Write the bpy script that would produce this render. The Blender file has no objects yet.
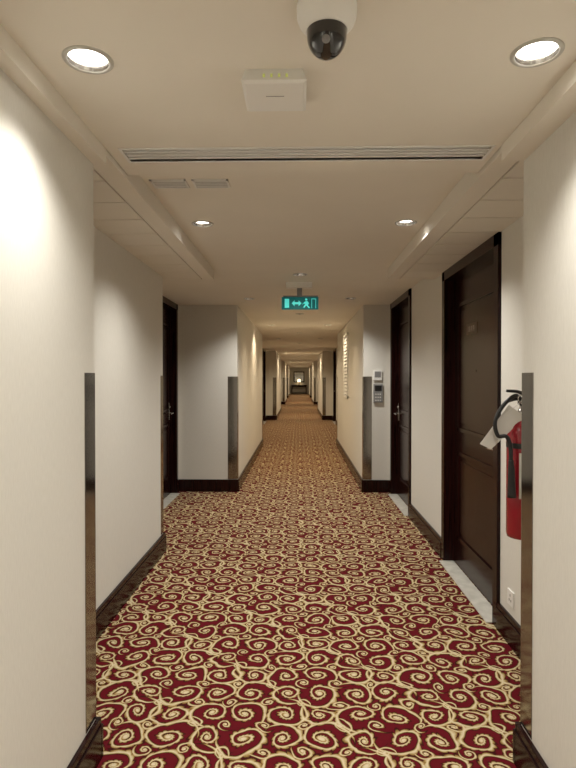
import bpy, math, random
from mathutils import Vector, Matrix
random.seed(4)
S = bpy.context.scene
C = bpy.context.collection

# ---------------------------------------------------------------- materials
def new_mat(name):
    m = bpy.data.materials.new(name); m.use_nodes = True
    nt = m.node_tree
    return m, nt, nt.nodes["Principled BSDF"]

def simple(name, col, rough=0.5, metal=0.0, noise=0.0, nscale=40, bump=0.0, coat=0.0, emis=None, estr=0):
    m, nt, b = new_mat(name)
    b.inputs["Base Color"].default_value = (*col, 1)
    b.inputs["Roughness"].default_value = rough
    b.inputs["Metallic"].default_value = metal
    b.inputs["Coat Weight"].default_value = coat
    if emis:
        b.inputs["Emission Color"].default_value = (*emis, 1)
        b.inputs["Emission Strength"].default_value = estr
    if noise > 0 or bump > 0:
        g = nt.nodes.new("ShaderNodeNewGeometry")
        n = nt.nodes.new("ShaderNodeTexNoise"); n.inputs["Scale"].default_value = nscale
        n.inputs["Detail"].default_value = 4
        nt.links.new(g.outputs["Position"], n.inputs["Vector"])
        if noise > 0:
            r = nt.nodes.new("ShaderNodeValToRGB")
            r.color_ramp.elements[0].position = .3; r.color_ramp.elements[1].position = .7
            r.color_ramp.elements[0].color = (*[c*(1-noise) for c in col], 1)
            r.color_ramp.elements[1].color = (*[min(1, c*(1+noise)) for c in col], 1)
            nt.links.new(n.outputs["Fac"], r.inputs["Fac"])
            nt.links.new(r.outputs["Color"], b.inputs["Base Color"])
        if bump > 0:
            bp = nt.nodes.new("ShaderNodeBump"); bp.inputs["Strength"].default_value = bump
            bp.inputs["Distance"].default_value = 0.002
            nt.links.new(n.outputs["Fac"], bp.inputs["Height"])
            nt.links.new(bp.outputs["Normal"], b.inputs["Normal"])
    return m

def wall_mat():
    m, nt, b = new_mat("vinyl_wallcovering")
    g = nt.nodes.new("ShaderNodeNewGeometry")
    mp = nt.nodes.new("ShaderNodeMapping"); mp.inputs["Scale"].default_value = (260, 260, 30)
    n = nt.nodes.new("ShaderNodeTexNoise"); n.inputs["Scale"].default_value = 1; n.inputs["Detail"].default_value = 3
    nt.links.new(g.outputs["Position"], mp.inputs["Vector"]); nt.links.new(mp.outputs[0], n.inputs["Vector"])
    r = nt.nodes.new("ShaderNodeValToRGB")
    r.color_ramp.elements[0].position = .3; r.color_ramp.elements[1].position = .7
    r.color_ramp.elements[0].color = (.72, .705, .65, 1)
    r.color_ramp.elements[1].color = (.77, .755, .70, 1)
    nt.links.new(n.outputs["Fac"], r.inputs["Fac"]); nt.links.new(r.outputs["Color"], b.inputs["Base Color"])
    bp = nt.nodes.new("ShaderNodeBump"); bp.inputs["Strength"].default_value = .15; bp.inputs["Distance"].default_value = .001
    nt.links.new(n.outputs["Fac"], bp.inputs["Height"]); nt.links.new(bp.outputs["Normal"], b.inputs["Normal"])
    b.inputs["Roughness"].default_value = .7
    b.inputs["Specular IOR Level"].default_value = .25
    return m

def wood_mat():
    m, nt, b = new_mat("dark_mahogany")
    g = nt.nodes.new("ShaderNodeNewGeometry")
    mp = nt.nodes.new("ShaderNodeMapping"); mp.inputs["Scale"].default_value = (30, 30, 1.6)
    n = nt.nodes.new("ShaderNodeTexNoise"); n.inputs["Scale"].default_value = 1; n.inputs["Detail"].default_value = 6
    n.inputs["Distortion"].default_value = 1.2
    nt.links.new(g.outputs["Position"], mp.inputs["Vector"]); nt.links.new(mp.outputs[0], n.inputs["Vector"])
    r = nt.nodes.new("ShaderNodeValToRGB")
    r.color_ramp.elements[0].position = .35; r.color_ramp.elements[1].position = .7
    r.color_ramp.elements[0].color = (.008, .0022, .002, 1)
    r.color_ramp.elements[1].color = (.026, .006, .0045, 1)
    nt.links.new(n.outputs["Fac"], r.inputs["Fac"]); nt.links.new(r.outputs["Color"], b.inputs["Base Color"])
    b.inputs["Roughness"].default_value = .2
    b.inputs["Specular IOR Level"].default_value = .2
    return m

def carpet_mat():
    m, nt, b = new_mat("scroll_carpet")
    N = nt.nodes; L = nt.links
    def M(op, a, b_=None, c=None, clamp=False):
        n = N.new("ShaderNodeMath"); n.operation = op; n.use_clamp = clamp
        for i, v in enumerate((a, b_, c)):
            if v is None: continue
            if isinstance(v, (int, float)): n.inputs[i].default_value = v
            else: L.new(v, n.inputs[i])
        return n.outputs[0]
    g = N.new("ShaderNodeNewGeometry")
    wn = N.new("ShaderNodeTexNoise"); wn.inputs["Scale"].default_value = 5.5; wn.inputs["Detail"].default_value = 1.5
    L.new(g.outputs["Position"], wn.inputs["Vector"])
    sw = N.new("ShaderNodeSeparateXYZ"); L.new(wn.outputs["Color"], sw.inputs[0])
    sp = N.new("ShaderNodeSeparateXYZ"); L.new(g.outputs["Position"], sp.inputs[0])
    qx = M('ADD', sp.outputs[0], M('MULTIPLY', M('SUBTRACT', sw.outputs[0], .5), .10))
    qy = M('ADD', sp.outputs[1], M('MULTIPLY', M('SUBTRACT', sw.outputs[1], .5), .10))
    ca, sa = math.cos(math.radians(45)), math.sin(math.radians(45))
    px = M('ADD', M('ADD', M('MULTIPLY', qx, ca), M('MULTIPLY', qy, sa)), 20.0)
    py = M('ADD', M('ADD', M('MULTIPLY', qx, -sa), M('MULTIPLY', qy, ca)), 80.0)
    def cell(ox, oy, c, R, grow, phase, w0, wk, lobes, la, rd):
        X = M('SUBTRACT', M('PINGPONG', M('ADD', px, ox), c), c/2)
        Y = M('SUBTRACT', M('PINGPONG', M('ADD', py, oy), c), c/2)
        r = M('SQRT', M('ADD', M('MULTIPLY', X, X), M('MULTIPLY', Y, Y)))
        th = M('DIVIDE', M('ARCTAN2', Y, X), 2*math.pi)
        lg = M('DIVIDE', M('LOGARITHM', M('MAXIMUM', r, .0005), math.e), math.log(grow))
        f = M('SUBTRACT', M('FRACT', M('ADD', M('ADD', lg, th), phase + 20)), .5)
        d = M('MULTIPLY', M('ABSOLUTE', f), M('MULTIPLY', r, math.log(grow)))   # metres from arm centre line
        w = M('ADD', M('MULTIPLY', r, wk), w0)
        lob = M('ABSOLUTE', M('SINE', M('ADD', M('MULTIPLY', th, math.pi*lobes), M('MULTIPLY', d, 60.0))))
        outer = M('GREATER_THAN', f, 0.0)
        w = M('MULTIPLY', w, M('ADD', M('MULTIPLY', M('MULTIPLY', lob, outer), la), 1.0))
        h = M('SUBTRACT', 1.0, M('DIVIDE', M('MULTIPLY', d, .5), w))
        mask = M('MULTIPLY', M('SUBTRACT', R, r), 1/.008, clamp=True)
        h = M('MULTIPLY', h, mask)
        dot = M('SUBTRACT', 1.30, M('DIVIDE', M('MULTIPLY', r, .8), rd))
        return M('MAXIMUM', h, dot)
    c = .232
    h1 = cell(0, 0, c, c*.53, 2.9, .1, .0034, .042, 12, 1.5, .016)
    h2 = cell(c/2, c/2, c, c*.45, 2.7, .55, .0034, .042, 10, 1.5, .014)
    h3 = cell(c/2, 0, c, c*.22, 3.2, .3, .0034, .035, 6, .9, .009)
    h4 = cell(0, c/2, c, c*.22, 3.2, .75, .0034, .035, 6, .9, .009)
    h = M('MAXIMUM', M('MAXIMUM', h1, h2), M('MAXIMUM', h3, h4))
    tn = N.new("ShaderNodeTexNoise"); tn.inputs["Scale"].default_value = 210; tn.inputs["Detail"].default_value = 1
    L.new(g.outputs["Position"], tn.inputs["Vector"])
    tn2 = N.new("ShaderNodeTexNoise"); tn2.inputs["Scale"].default_value = 34; tn2.inputs["Detail"].default_value = 2
    L.new(g.outputs["Position"], tn2.inputs["Vector"])
    h = M('ADD', h, M('MULTIPLY', M('SUBTRACT', tn.outputs["Fac"], .5), .16))
    h = M('ADD', h, M('MULTIPLY', M('SUBTRACT', tn2.outputs["Fac"], .5), .34))
    rp = N.new("ShaderNodeValToRGB"); cr = rp.color_ramp
    cr.elements[0].position = 0; cr.elements[0].color = (.112, .007, .012, 1)
    cr.elements[1].position = 1; cr.elements[1].color = (.60, .52, .36, 1)
    for p, col in ((.14, (.10, .008, .011)), (.28, (.042, .006, .006)), (.43, (.045, .013, .008)),
                   (.50, (.19, .10, .03)), (.64, (.32, .21, .075)), (.82, (.50, .41, .24))):
        e = cr.elements.new(p); e.color = (*col, 1)
    L.new(h, rp.inputs["Fac"])
    L.new(rp.outputs["Color"], b.inputs["Base Color"])
    b.inputs["Roughness"].default_value = 1
    b.inputs["Specular IOR Level"].default_value = .08
    return m

M_WALL = wall_mat()
M_WOOD = wood_mat()
M_CARPET = carpet_mat()
M_CEIL = simple("ceiling_paint", (.84, .80, .715), .75, noise=.015, nscale=3)
M_PLANK = simple("ceiling_panel_paint", (.84, .805, .72), .65, noise=.015, nscale=5)
M_DARK = simple("dark_void", (.03, .027, .024), .8)
M_STEEL = simple("brushed_stainless", (.33, .315, .29), .12, 1.0, noise=.06, nscale=30)
M_CHROME = simple("satin_chrome", (.62, .60, .57), .2, 1.0)
M_WHITE = simple("white_plastic", (.85, .85, .82), .35)
M_RING = simple("downlight_trim", (.55, .54, .50), .35, .3)
M_GREY = simple("grey_plastic", (.25, .25, .25), .4)
M_BLACK = simple("black_rubber", (.012, .012, .013), .4)
M_GLASS = simple("black_dome_glass", (.006, .006, .008), .04, coat=1)
M_RED = simple("extinguisher_red", (.30, .010, .020), .25, coat=.4)
M_LABEL = simple("paper_label", (.75, .73, .68), .6)
M_MARBLE = simple("marble_threshold", (.62, .60, .54), .25, noise=.12, nscale=14)
M_LAMP = simple("lamp_glow", (1, .95, .85), .5, emis=(1, .96, .88), estr=12)
M_LAMPW = simple("lamp_glow_warm", (1, .9, .7), .5, emis=(1, .86, .65), estr=14)
M_LED = simple("led_green", (.5, .55, .2), .5, emis=(.50, .55, .12), estr=.35)
M_SIGN = simple("sign_panel_teal", (.0, .06, .06), .3, emis=(.0, .12, .115), estr=.5)
M_PICTO = simple("sign_pictogram", (.1, .6, .55), .3, emis=(.08, .62, .55), estr=.75)
M_BRASS = simple("bronze_plate", (.10, .06, .04), .35, .8)
M_MIRROR = simple("mirror_glass", (.7, .68, .62), .05, 1.0)
M_SHADE = simple("lamp_shade", (.9, .75, .5), .6, emis=(1, .8, .5), estr=2.5)

# ---------------------------------------------------------------- mesh builder
class B:
    def __init__(s): s.v = []; s.f = []; s.mi = []; s.sm = []; s.mats = []
    def m(s, mat):
        if mat not in s.mats: s.mats.append(mat)
        return s.mats.index(mat)
    def add(s, vs, fs, mat, smooth=False):
        o = len(s.v); k = s.m(mat)
        s.v += [tuple(x) for x in vs]
        for f in fs:
            s.f.append([i+o for i in f]); s.mi.append(k); s.sm.append(smooth)
    def box(s, x0, x1, y0, y1, z0, z1, mat, bev=0.0):
        if x0 > x1: x0, x1 = x1, x0
        if y0 > y1: y0, y1 = y1, y0
        if z0 > z1: z0, z1 = z1, z0
        vs = [(x, y, z) for z in (z0, z1) for y in (y0, y1) for x in (x0, x1)]
        fs = [(0, 2, 3, 1), (4, 5, 7, 6), (0, 1, 5, 4), (2, 6, 7, 3), (0, 4, 6, 2), (1, 3, 7, 5)]
        s.add(vs, fs, mat)
    def lathe(s, prof, c, mat, n=40, axis='Z', rot=None, smooth=True):
        vs = []
        for r, z in prof:
            for i in range(n):
                a = 2*math.pi*i/n
                p = Vector((r*math.cos(a), r*math.sin(a), z))
                if axis == 'X': p = Vector((p.z, p.x, p.y))
                if axis == 'Y': p = Vector((p.x, p.z, p.y))
                if rot: p = rot @ p
                vs.append(p + Vector(c))
        fs = []
        for j in range(len(prof)-1):
            for i in range(n):
                k = (i+1) % n
                fs.append((j*n+i, j*n+k, (j+1)*n+k, (j+1)*n+i))
        s.add(vs, fs, mat, smooth)
    def tube(s, pts, rad, mat, n=12, sub=8):
        P = [Vector(p) for p in pts]
        if sub > 1 and len(P) > 2:
            Q = [2*P[0]-P[1]] + P + [2*P[-1]-P[-2]]; out = []
            for i in range(1, len(Q)-2):
                for k in range(sub):
                    t = k/sub
                    a, b_, c, d = Q[i-1], Q[i], Q[i+1], Q[i+2]
                    out.append(.5*((2*b_)+(c-a)*t+(2*a-5*b_+4*c-d)*t*t+(-a+3*b_-3*c+d)*t**3))
            out.append(P[-1]); P = out
        R = rad if isinstance(rad, (list, tuple)) else None
        vs = []; up = Vector((0, 0, 1)); prev = None
        for i, p in enumerate(P):
            t = (P[min(i+1, len(P)-1)]-P[max(i-1, 0)]).normalized()
            if prev is None:
                u = t.cross(up)
                if u.length < .1: u = t.cross(Vector((1, 0, 0)))
            else: u = prev - t*prev.dot(t)
            u.normalize(); prev = u; w = t.cross(u)
            q = (R[0]+(R[1]-R[0])*i/(len(P)-1)) if R else rad
            for k in range(n):
                a = 2*math.pi*k/n
                vs.append(p + u*q*math.cos(a) + w*q*math.sin(a))
        fs = []
        for j in range(len(P)-1):
            for i in range(n):
                k = (i+1) % n
                fs.append((j*n+i, j*n+k, (j+1)*n+k, (j+1)*n+i))
        fs.append(tuple(range(n))[::-1]); fs.append(tuple(range((len(P)-1)*n, len(P)*n)))
        s.add(vs, fs, mat, True)
    def make(s, name, bevel=0.0):
        me = bpy.data.meshes.new(name); me.from_pydata(s.v, [], s.f)
        for mt in s.mats: me.materials.append(mt)
        for i, p in enumerate(me.polygons):
            p.material_index = s.mi[i]; p.use_smooth = s.sm[i]
        me.update()
        o = bpy.data.objects.new(name, me); C.objects.link(o)
        if bevel > 0:
            b = o.modifiers.new("bevel", 'BEVEL'); b.width = bevel; b.segments = 3; b.limit_method = 'ANGLE'
            b.angle_limit = math.radians(50)
        return o

# ---------------------------------------------------------------- plan
XL, XR = -.80, .86           # near pillars
PL, PR = -.815, .845         # far pillars
RL, RR = -1.175, 1.20        # recess walls
AL = -1.60                   # left alcove wall
ZN, ZC, ZS, ZT = 2.33, 2.39, 2.37, 2.46
YB, YE = -4.0, 52.0
NICHE = .11
pill = [(7.3, 12.3), (19.8, 25.0), (31.5, 36.5), (42.0, 46.0)]

doorsR = [(3.32, 4.62, ZS), (5.95, 7.22, ZT)]
doorsL = [(6.2, 7.22, ZT)]
farL = [(17.9, 19.2), (13.0, 14.2), (29.5, 30.8), (40.2, 41.4)]
farR = [(17.9, 19.2), (13.0, 14.2), (29.5, 30.8), (40.2, 41.4)]

def path(side):
    s = -1 if side == 'L' else 1
    if side == 'L':
        p = [(XL, YB), (XL, 2.15), (RL, 2.15), (RL, 4.76), (AL, 4.76)]
        w = AL; ds = doorsL
    else:
        p = [(XR, YB), (XR, 2.15), (RR, 2.15)]
        w = RR; ds = doorsR
    for a, b_, _ in ds:
        p += [(w, a), (w+s*NICHE, a), (w+s*NICHE, b_), (w, b_)]
    w0 = RL if side == 'L' else RR; pp = PL if side == 'L' else PR
    p += [(w, 7.3), (pp, 7.3)]
    fd = sorted(farL if side == 'L' else farR)
    for i, (a, b_) in enumerate(pill):
        p += [(pp, b_)]
        if i < len(pill)-1:
            nx = pill[i+1][0]
            p += [(w0, b_)]
            for c, d in fd:
                if b_ < c < nx: p += [(w0, c), (w0+s*NICHE, c), (w0+s*NICHE, d), (w0, d)]
            p += [(w0, nx), (pp, nx)]
    p += [(s*1.3, pill[-1][1]), (s*1.3, YE)]
    return p

def is_door_seg(a, b_, side):
    w = {'L': (RL-NICHE, AL-NICHE), 'R': (RR+NICHE,)}[side]
    return any(abs(a[0]-x) < 1e-4 and abs(b_[0]-x) < 1e-4 for x in w)
def is_niche_side(a, b_, side):
    return abs(a[1]-b_[1]) < 1e-6 and abs(abs(a[0]-b_[0])-NICHE) < 1e-4

for side in 'LR':
    s = -1 if side == 'L' else 1
    nm = 'left' if side == 'L' else 'right'
    p = path(side)
    b = B()
    for a, c in zip(p, p[1:]):
        b.add([(a[0], a[1], 0), (c[0], c[1], 0), (c[0], c[1], ZT), (a[0], a[1], ZT)],
              [(0, 1, 2, 3) if side == 'R' else (3, 2, 1, 0)], M_WALL)
    b.make("wall_"+nm)
    # baseboard
    bb = B(); t = .018; h = .16
    for a, c in zip(p, p[1:]):
        if is_door_seg(a, c, side) or is_niche_side(a, c, side): continue
        for (hh, tt) in ((h, t), (h-.03, t+.006)):
            if abs(a[0]-c[0]) < 1e-6:
                bb.box(a[0], a[0]-s*tt, a[1], c[1], 0, hh, M_WOOD)
            else:
                x0, x1 = sorted((a[0], c[0])); y = a[1]
                outw = (c[0]-a[0])*s > 0
                dy = tt if outw else -tt
                xi0 = x0 - (tt if s > 0 else 0); xi1 = x1 + (tt if s < 0 else 0)
                bb.box(xi0, xi1, y, y+dy, 0, hh, M_WOOD)
    bb.make("baseboard_"+nm, .003)

b = B(); b.add([(XL, YB, 0), (XR, YB, 0), (XR, YB, ZT), (XL, YB, ZT)], [(0, 1, 2, 3)], M_WALL); b.make("wall_back")
b = B(); b.add([(-1.3, YE, 0), (1.3, YE, 0), (1.3, YE, ZT), (-1.3, YE, ZT)], [(3, 2, 1, 0)], M_WALL); b.make("wall_end")
b = B(); b.box(-1.8, 1.45, YB-.1, YE+.1, -.1, 0, M_CARPET); b.make("floor")

# ---------------------------------------------------------------- lights plan
near = [(-.59, 1.55), (.65, 1.54), (-.56, -.35), (.60, -.35), (-.56, -2.3), (.60, -2.3)]
mid = [(-.60, 3.45), (.66, 3.45), (.01, 5.15), (-.60, 6.70), (.62, 6.70)]
far = []
y = 8.3; k = 0
while y < 51:
    if k % 2 == 0: far.append((.01, y))
    else: far += [(-.5, y), (.52, y)]
    y += 1.75 if y < 18 else 3.0
    k += 1

# ---------------------------------------------------------------- ceiling (holes via 2D filled curve)
def slab(name, x0, x1, y0, y1, z0, z1, holes, rects, mat):
    cu = bpy.data.curves.new(name, 'CURVE'); cu.dimensions = '2D'; cu.fill_mode = 'BOTH'
    cu.extrude = (z1-z0)/2
    def poly(pts):
        sp = cu.splines.new('POLY'); sp.points.add(len(pts)-1)
        for i, (a, b_) in enumerate(pts): sp.points[i].co = (a, b_, 0, 1)
        sp.use_cyclic_u = True
    poly([(x0, y0), (x1, y0), (x1, y1), (x0, y1)])
    for (hx, hy, r) in holes:
        poly([(hx+r*math.cos(2*math.pi*i/32), hy+r*math.sin(2*math.pi*i/32)) for i in range(32)])
    for (a, b_, c, d) in rects: poly([(a, c), (b_, c), (b_, d), (a, d)])
    o = bpy.data.objects.new(name+"_c", cu); C.objects.link(o); o.location.z = (z0+z1)/2
    bpy.context.view_layer.update()
    dg = bpy.context.evaluated_depsgraph_get()
    me = bpy.data.meshes.new_from_object(o.evaluated_get(dg))
    me.name = name
    me.transform(Matrix.Translation((0, 0, (z0+z1)/2)))
    bpy.data.objects.remove(o); bpy.data.curves.remove(cu)
    me.materials.clear(); me.materials.append(mat)
    ob = bpy.data.objects.new(name, me); C.objects.link(ob)
    return ob

HR = .056
GX0, GX1, GY0, GY1 = -.69, .74, 2.155, 2.275
ceil = bpy.data.objects.new("ceiling", None); C.objects.link(ceil)
parts = []
parts.append(slab("ceiling_near_panel", -.75, .775, YB, 2.43, ZC, ZC+.07, [(x, y, HR) for x, y in near], [(GX0, GX1, GY0, GY1)], M_CEIL))
vents = [(-.725, -.55, 2.68, 2.79), (-.52, -.345, 2.68, 2.79)]
parts.append(slab("ceiling_tray_panel", -1.75, 1.40, 2.43, YE+.05, ZT, ZT+.06, [(x, y, HR) for x, y in mid+far],
                  [], M_CEIL))
b = B()
b.box(XL, -.75, YB, 2.15, ZN, ZT, M_CEIL)
b.box(.775, XR, YB, 2.15, ZN, ZT, M_CEIL)
parts.append(b.make("ceiling_edge_bands"))
b = B(); b.box(-1.0, 1.0, YB, 2.43, ZC+.09, ZC+.1, M_DARK); b.box(-1.75, 1.4, 2.43, YE, ZT+.09, ZT+.1, M_DARK)
b.box(RL, -.75, 2.15, 2.43, ZT-.01, ZT+.0, M_CEIL); b.box(.775, RR, 2.15, 2.43, ZT-.01, ZT, M_CEIL)
parts.append(b.make("ceiling_void_lid"))
# side soffits made of transverse planks
b = B()
for (xa, xb, xe) in ((RL, -.86, -.755), (.885, RR, .78)):
    y = 2.15; w = .30
    while y < 4.89:
        y1 = min(y+w-.012, 4.9)
        b.box(xa, xb, y, y1, ZS, ZS+.02, M_PLANK); y += w
    b.box(xa, xb, 2.15, 4.9, ZS+.02, ZT, M_DARK)
    if xe < 0:
        b.box(xb+.007, xe, 2.15, 4.9, ZS, ZT, M_CEIL); b.box(RL, xe, 4.9, 4.92, ZS, ZT, M_CEIL)
    else:
        b.box(xe, xa-.007, 2.15, 4.9, ZS, ZT, M_CEIL); b.box(xe, RR, 4.9, 4.92, ZS, ZT, M_CEIL)
parts.append(b.make("ceiling_side_planks", .0015))
for o in parts: o.parent = ceil

# linear slot diffuser
b = B()
b.box(GX0-.012, GX1+.012, GY0-.010, GY0, ZC-.004, ZC+.03, M_WHITE)
b.box(GX0-.012, GX1+.012, GY1, GY1+.010, ZC-.004, ZC+.03, M_WHITE)
b.box(GX0-.012, GX0, GY0, GY1, ZC-.004, ZC+.03, M_WHITE)
b.box(GX1, GX1+.012, GY0, GY1, ZC-.004, ZC+.03, M_WHITE)
n = 4
for i in range(n-1):
    yy = GY0 + (i+1)*(GY1-GY0)/n
    b.box(GX0, GX1, yy-.006, yy+.006, ZC-.002, ZC+.014, M_WHITE)
b.box(GX0, GX1, GY0, GY1, ZC+.030, ZC+.035, M_DARK)
b.make("linear_slot_diffuser", .0015)

# small ceiling vents
for (x0, x1, y0, y1) in vents:
    b = B()
    z = ZT
    b.box(x0, x1, y0, y0+.010, z-.006, z, M_WHITE); b.box(x0, x1, y1-.010, y1, z-.006, z, M_WHITE)
    b.box(x0, x0+.010, y0, y1, z-.006, z, M_WHITE); b.box(x1-.010, x1, y0, y1, z-.006, z, M_WHITE)
    for i in range(4):
        yy = y0+.024+i*(y1-y0-.048)/3
        b.box(x0+.010, x1-.010, yy-.005, yy+.005, z-.005, z-.002, M_WHITE)
    b.box(x0+.008, x1-.008, y0+.008, y1-.008, z-.0015, z, M_DARK)
    b.make("ceiling_air_vent")

# downlights
def downlight(x, y, z, warm, power, angle=138, tilt=0):
    b = B()
    b.lathe([(.0555, .0), (.0555, -.003), (.060, -.006), (.066, -.005), (.069, -.002), (.069, 0)], (x, y, z), M_RING)
    b.lathe([(.0555, -.003), (.0525, .004), (.050, .014), (.048, .026)], (x, y, z), M_CHROME)
    b.lathe([(.0, .010), (.018, .0105), (.032, .013), (.041, .018), (.049, .026)], (x, y, z), M_LAMPW if warm else M_LAMP)
    b.lathe([(.049, .026), (.05, .05), (.0, .05)], (x, y, z), M_WHITE)
    o = b.make("recessed_downlight")
    l = bpy.data.lights.new("downlight_beam", 'SPOT'); l.energy = power
    l.spot_size = math.radians(angle); l.spot_blend = 1.0; l.shadow_soft_size = .03
    l.color = (1, .79, .53) if warm else (1, .955, .875)
    lo = bpy.data.objects.new("downlight_beam", l); C.objects.link(lo); lo.location = (x, y, z-.012)
    # tilt added to soften wall hotspots: beam aimed slightly towards the corridor axis (-Z tilted to -sign(x))
    lo.rotation_euler = (0, math.radians(tilt)*(1 if x > 0 else -1), 0)
    lo.parent = o
for x, y in near: downlight(x, y, ZC, False, 52 if y > 0 else 86, 132, 12)
for x, y in mid: downlight(x, y, ZT, False, 70, 138, 8 if abs(x) > .1 else 0)
for x, y in far:
    downlight(x, y, ZT, True, 55 if y < 18 else 85)

# ---------------------------------------------------------------- corner guards
def guard(x, y, s, face, w=.10):
    b = B(); t = .003; z0, z1 = .165, 1.52
    b.box(x, x-s*t, y, y-face*w, z0, z1, M_STEEL)
    b.box(x-s*t, x+s*w, y, y+face*t, z0, z1, M_STEEL)
    b.make("corner_guard", .001)
guard(XL, 2.15, -1, 1); guard(XR, 2.15, 1, 1)
guard(RL, 4.76, -1, 1, .08)
for a, c in pill:
    guard(PL, a, -1, -1, .125); guard(PR, a, 1, -1, .11)
    if c < 40: guard(PL, c, -1, 1); guard(PR, c, 1, 1)

# ---------------------------------------------------------------- doors
dn = [0]
def door(X, s, y0, y1, top, handle_far=True, plate=False, hinge=True):
    dn[0] += 1
    b = B(); cw = .075
    f0, f1 = X-s*.02, X+s*(NICHE-.004)
    y0 += .003; y1 -= .003; top -= .003
    b.box(f0, f1, y0, y0+cw, 0.002, top, M_WOOD)
    b.box(f0, f1, y1-cw, y1, 0.002, top, M_WOOD)
    b.box(f0, f1, y0, y1, top-cw, top, M_WOOD)
    for yy in (y0+cw, y1-cw-.012): b.box(X+s*.045, X+s*.065, yy, yy+.012, 0.012, top-cw, M_WOOD)
    l0, l1 = X+s*.065, X+s*(NICHE-.004)
    ya, yb = y0+cw, y1-cw
    b.box(l0, l1, ya, yb, .012, top-cw, M_WOOD)
    for (za, zb) in ((.22, .92), (1.08, top-.28)):
        pa, pb = ya+.13, yb-.13; w = .03
        lx = l0 - s*.012
        b.box(lx, l0, pa, pb, za, za+w, M_WOOD); b.box(lx, l0, pa, pb, zb-w, zb, M_WOOD)
        b.box(lx, l0, pa, pa+w, za, zb, M_WOOD); b.box(lx, l0, pb-w, pb, za, zb, M_WOOD)
        b.box(l0-s*.006, l0, pa+.07, pb-.07, za+.07, zb-.07, M_WOOD)
    hy = (yb-.07) if handle_far else (ya+.07); d = -1 if handle_far else 1
    b.box(l0-s*.008, l0, hy-.022, hy+.022, .96, 1.18, M_CHROME)
    b.lathe([(0, 0), (.011, 0), (.011, .05), (0, .05)], (l0-s*.006 if s < 0 else l0-.056, hy, 1.05), M_CHROME, 16, 'X')
    b.tube([(l0-s*.05, hy, 1.05), (l0-s*.055, hy+d*.03, 1.052), (l0-s*.052, hy+d*.12, 1.045)], .009, M_CHROME)
    b.lathe([(0, 0), (.014, 0), (.012, .014), (0, .014)], (l0-s*.006 if s < 0 else l0-.02, hy, 1.13), M_CHROME, 16, 'X')
    ym = (ya+yb)/2
    b.lathe([(0, 0), (.010, 0), (.010, .006), (0, .006)], (l0-.006 if s > 0 else l0, ym, 1.55), M_CHROME, 16, 'X')
    if plate:
        b.box(l0-s*.008, l0-s*.002, ym-.02, ym+.22, 1.82, 1.90, M_BRASS)
        for i in range(3):
            yy = ym+.04+i*.05
            b.box(l0-s*.010, l0-s*.008, yy, yy+.006, 1.84, 1.88, M_CHROME)
            b.box(l0-s*.010, l0-s*.008, yy, yy+.025, 1.875, 1.88, M_CHROME)
            b.box(l0-s*.010, l0-s*.008, yy+.02, yy+.026, 1.84, 1.88, M_CHROME)
    o = b.make("door_%d" % dn[0], .003)
    t = B(); t.box(X-s*.055, X+s*.062, y0+cw+.002, y1-cw-.002, .0005, .010, M_MARBLE)
    t.make("marble_threshold", .002)
for i, (a, c, t) in enumerate(doorsR): door(RR, 1, a, c, t, handle_far=(i == 1), plate=(i == 0))
for a, c, t in doorsL: door(AL, -1, a, c, t)
for a, c in farL: door(RL, -1, a, c, ZT)
for a, c in farR: door(RR, 1, a, c, ZT)

# ---------------------------------------------------------------- exit sign
b = B(); yS = 5.6
b.box(-.13, .13, yS-.05, yS+.06, ZT-.055, ZT, M_WHITE)
b.box(-.02, .03, yS-.005, yS+.012, ZT-.13, ZT-.05, M_GREY)
b.box(-.16, .19, yS-.002, yS+.01, ZT-.15, ZT-.13, M_GREY)
sx0, sx1, sz0, sz1 = -.175, .195, 2.19, 2.315
b.box(sx0, sx1, yS-.008, yS+.014, sz0, sz1, M_SIGN)
yf = yS-.0105
def pg(pts):
    n = len(pts)
    vs = [(x, yf, z) for x, z in pts]+[(x, yf+.003, z) for x, z in pts]
    fs = [tuple(range(n)), tuple(range(n, 2*n))[::-1]]+[(i, i+n, (i+1) % n+n, (i+1) % n) for i in range(n)]
    b.add(vs, fs, M_PICTO)
zc = (sz0+sz1)/2
pg([(-.145, zc-.045), (-.10, zc-.045), (-.10, zc+.045), (-.145, zc+.045)])
pg([(-.075, zc), (-.045, zc+.030), (-.045, zc+.011), (-.005, zc+.011), (-.005, zc+.030), (.025, zc), (-.005, zc-.030), (-.005, zc-.011), (-.045, zc-.011), (-.045, zc-.030)])
pg([(.06, zc+.018), (.085, zc+.022), (.10, zc-.0), (.088, zc-.02), (.11, zc-.045), (.098, zc-.05), (.072, zc-.022), (.055, zc-.045), (.04, zc-.043), (.062, zc-.008), (.042, zc+.0), (.036, zc-.008)])
pg([(.072+.012*math.cos(a*math.pi/5), zc+.037+.012*math.sin(a*math.pi/5)) for a in range(10)])
pg([(.125, zc-.05), (.13, zc-.05), (.13, zc+.04), (.165, zc+.04), (.165, zc-.05), (.17, zc-.05), (.17, zc+.046), (.125, zc+.046)])
b.make("exit_sign", .002)

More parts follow.
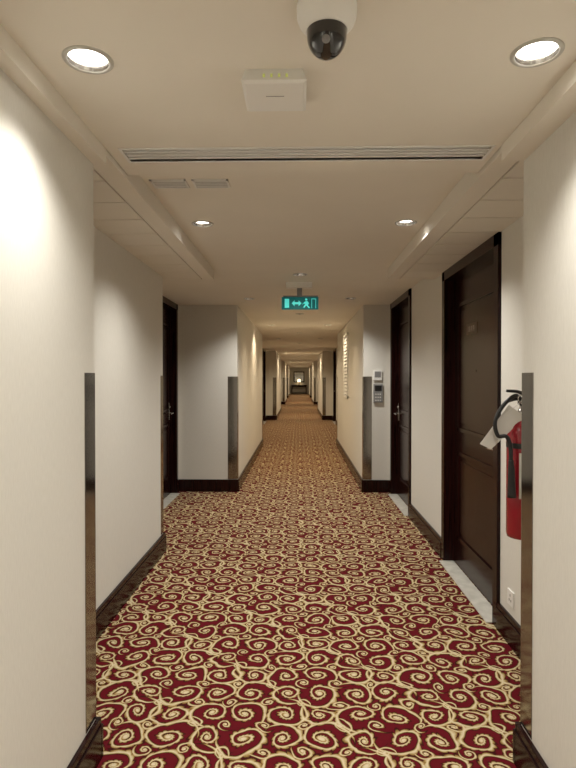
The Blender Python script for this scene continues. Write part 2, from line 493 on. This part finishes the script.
# ---------------------------------------------------------------- dome security camera
b = B(); cx, cy = .066, 1.335
b.lathe([(0, 0), (.070, 0), (.072, -.006), (.071, -.030), (.066, -.044), (.057, -.054), (.052, -.058)], (cx, cy, ZC), M_WHITE, 56)
b.lathe([(.052, -.058), (.051, -.062), (.0485, -.064), (.0475, -.060)], (cx, cy, ZC), M_WHITE, 56)
dome = [(.0475*math.cos(a), -.074-.052*math.sin(a)) for a in [i*math.pi/2/14 for i in range(15)]]
b.lathe([(.0475, -.058)]+dome, (cx, cy, ZC), M_GLASS, 56)
b.lathe([(.0, 0), (.006, -.001), (.009, -.003), (.0095, -.006), (.008, -.0065), (0, -.004)], (cx-.004, cy-.040, ZC-.104), M_GREY, 24, rot=Matrix.Rotation(math.radians(-58), 3, 'X'))
b.make("dome_security_camera")

# ---------------------------------------------------------------- wifi access point
b = B()
x0, x1, y0, y1 = -.167, .022, 1.60, 1.785
za, zb = ZC, ZC-.040
i = .012
vs = [(x0+i, y0+.006, za), (x1-i, y0+.006, za), (x1-i, y1-.006, za), (x0+i, y1-.006, za),
      (x0, y0, zb+.006), (x1, y0, zb+.006), (x1, y1, zb+.006), (x0, y1, zb+.006),
      (x0+.01, y0+.01, zb), (x1-.01, y0+.01, zb), (x1-.01, y1-.01, zb), (x0+.01, y1-.01, zb)]
vs = [Vector(v) for v in vs]
fs = [(0, 1, 2, 3)]+[(a+k, a+(k+1) % 4, a+4+(k+1) % 4, a+4+k) for a in (0, 4) for k in range(4)]+[(11, 10, 9, 8)]
b.add(vs, fs, M_WHITE)
for k in range(4):
    xx = -.105+k*.022
    b.box(xx, xx+.007, 1.600, 1.606, ZC-.026, ZC-.016, M_LED)
b.box(-.10, -.045, 1.68, 1.684, zb-.0008, zb+.001, M_GREY)
b.make("wireless_access_point", .006)

# ---------------------------------------------------------------- fire extinguisher
b = B(); ex, ey = 1.10, 2.74; zb_ = .72; R = .078
prof = [(0, .012), (.05, .010), (.066, 0), (R-.004, .002), (R, .02), (R, .50)]
for k in range(1, 9):
    a = k*math.pi/2/8; prof.append((.024+(R-.024)*math.cos(a), .50+.075*math.sin(a)))
prof += [(.022, .60)]
b.lathe(prof, (ex, ey, zb_), M_RED, 48)
b.lathe([(.022, .595), (.024, .60), (.024, .625), (.018, .63), (.018, .66), (0, .66)], (ex, ey, zb_), M_CHROME, 24)
lab = []
for zz in (.20, .42):
    for k in range(13):
        a = math.radians(180+55+k*8.5)
        lab.append((ex+(R+.0008)*math.cos(a), ey+(R+.0008)*math.sin(a), zb_+zz))
b.add(lab, [(k, k+1, 14+k, 13+k) for k in range(12)], M_LABEL, True)
zt = zb_+.66
b.box(ex-.022, ex+.022, ey-.018, ey+.018, zt-.01, zt+.025, M_BLACK)
b.tube([(ex+.02, ey, zt+.012), (ex-.04, ey-.01, zt+.018), (ex-.10, ey-.02, zt+.0)], [.010, .007], M_BLACK)
b.tube([(ex+.02, ey, zt+.03), (ex-.03, ey-.01, zt+.052), (ex-.09, ey-.02, zt+.058)], [.010, .007], M_BLACK)
b.tube([(ex-.015, ey-.02, zt+.02), (ex-.015, ey-.06, zt+.02)], .004, M_CHROME, sub=1)
b.lathe([(0, 0), (.018, 0), (.018, -.012), (0, -.012)], (ex-.005, ey-.018, zt+.005), M_WHITE, 20, 'Y')
ring = [(ex-.03+.018*math.cos(a), ey-.055, zt+.02+.018*math.sin(a)) for a in [k*2*math.pi/12 for k in range(13)]]
b.tube(ring, .0022, M_CHROME, 8, 1)
b.tube([(ex-.01, ey-.01, zt+.005), (ex-.05, ey-.03, zt+.035), (ex-.115, ey-.05, zt-.01), (ex-.158, ey-.06, zt-.085),
        (ex-.148, ey-.065, zt-.155), (ex-.11, ey-.075, zt-.16), (ex-.093, ey-.08, zt-.21), (ex-.090, ey-.08, zt-.28)], .0095, M_BLACK, 12, 8)
b.tube([(ex-.090, ey-.08, zt-.27), (ex-.088, ey-.08, zt-.33), (ex-.086, ey-.08, zt-.45)], [.011, .020], M_BLACK, 16)
b.lathe([(R+.0015, .44), (R+.0015, .465)], (ex, ey, zb_), M_BLACK, 48)
b.box(ex+R-.004, RR-.0005, ey-.02, ey+.02, zb_+.40, zb_+.50, M_CHROME)
b.box(ex+R-.004, RR-.0005, ey-.02, ey+.02, zb_+.02, zb_+.06, M_CHROME)
b.tube([(ex-.02, ey-.03, zt+.01), (ex-.06, ey-.045, zt-.02), (ex-.10, ey-.035, zt-.05)], .0012, M_LABEL, 6)
t0 = Vector((ex-.085, ey-.036, zt-.01))
ux = Vector((-.58, .03, -.81)); uz = Vector((.81, .03, -.58))
q = [t0, t0+ux*.235, t0+ux*.225+uz*.06, t0+uz*.10]
nn = Vector((0, .0012, 0))
b.add(q+[p+nn for p in q], [(0, 1, 2, 3), (7, 6, 5, 4), (0, 4, 5, 1), (1, 5, 6, 2), (2, 6, 7, 3), (3, 7, 4, 0)], M_LABEL)
b.make("fire_extinguisher")

# ---------------------------------------------------------------- wall fittings
b = B()
b.box(RR-.009, RR, 3.10, 3.185, .215, .30, M_WHITE)
for dy, dz in ((.042, .058), (.03, .03), (.055, .03)):
    b.box(RR-.0095, RR-.0085, 3.10+dy-.004, 3.10+dy+.004, .215+dz-.007, .215+dz+.007, M_BLACK)
b.make("power_socket", .002)

b = B(); yy = 7.3
b.box(.975, 1.085, yy-.025, yy, 1.47, 1.60, M_WHITE)
b.box(.99, 1.07, yy-.028, yy-.025, 1.51, 1.585, M_GREY)
b.make("wall_thermostat", .004)
b = B()
b.box(.975, 1.095, yy-.03, yy, 1.18, 1.42, M_GREY)
b.box(.99, 1.08, yy-.033, yy-.03, 1.33, 1.40, M_BLACK)
for r in range(3):
    for c in range(3):
        b.box(.998+c*.028, 1.012+c*.028, yy-.034, yy-.03, 1.20+r*.04, 1.215+r*.04, M_WHITE)
b.make("access_control_keypad", .004)

b = B(); y0, y1, z0, z1 = 9.5, 10.3, 1.15, 2.28
b.box(PR-.02, PR, y0, y0+.04, z0, z1, M_WHITE); b.box(PR-.02, PR, y1-.04, y1, z0, z1, M_WHITE)
b.box(PR-.02, PR, y0, y1, z0, z0+.04, M_WHITE); b.box(PR-.02, PR, y0, y1, z1-.04, z1, M_WHITE)
k = z0+.06
while k < z1-.06:
    b.add([(PR-.018, y0+.04, k), (PR-.018, y1-.04, k), (PR-.003, y1-.04, k+.045), (PR-.003, y0+.04, k+.045)], [(0, 1, 2, 3)], M_WHITE); k += .06
b.box(PR-.003, PR-.001, y0+.04, y1-.04, z0+.04, z1-.04, M_GREY)
b.make("louvred_wall_grille")

# ---------------------------------------------------------------- end of corridor
b = B()
b.box(-.75, .75, YE-.42, YE-.02, .80, .85, M_WOOD)
b.box(-.70, .70, YE-.40, YE-.04, .68, .80, M_WOOD)
for x in (-.69, .63):
    for y in (YE-.39, YE-.11): b.box(x, x+.06, y, y+.06, 0, .68, M_WOOD)
b.box(-.66, .66, YE-.37, YE-.08, .14, .17, M_WOOD)
b.make("console_table", .005)
b = B()
b.box(-.5, .5, YE-.04, YE-.005, 1.1, 2.1, M_WOOD)
b.box(-.42, .42, YE-.045, YE-.04, 1.18, 2.02, M_MIRROR)
b.make("framed_mirror", .004)
b = B()
b.lathe([(0, 0), (.08, 0), (.08, .02), (.02, .04), (.05, .14), (.02, .25), (.012, .32), (0, .32)], (.0, YE-.22, .85), M_BRASS, 24)
b.lathe([(.17, .28), (.11, .55)], (.0, YE-.22, .85), M_SHADE, 32)
b.make("table_lamp")

# ---------------------------------------------------------------- world, camera
w = bpy.data.worlds.new("world"); S.world = w; w.use_nodes = True
w.node_tree.nodes["Background"].inputs[0].default_value = (.02, .02, .02, 1)
S.view_settings.view_transform = 'Standard'
S.view_settings.exposure = 0.0
cam = bpy.data.cameras.new("camera"); co = bpy.data.objects.new("camera", cam); C.objects.link(co)
cam.sensor_fit = 'VERTICAL'; cam.sensor_height = 36; cam.lens = 26.0
cam.clip_start = .02
co.location = (0, 0, 1.5)
co.rotation_euler = (math.radians(90-.62), 0, math.radians(1.14))
S.camera = co
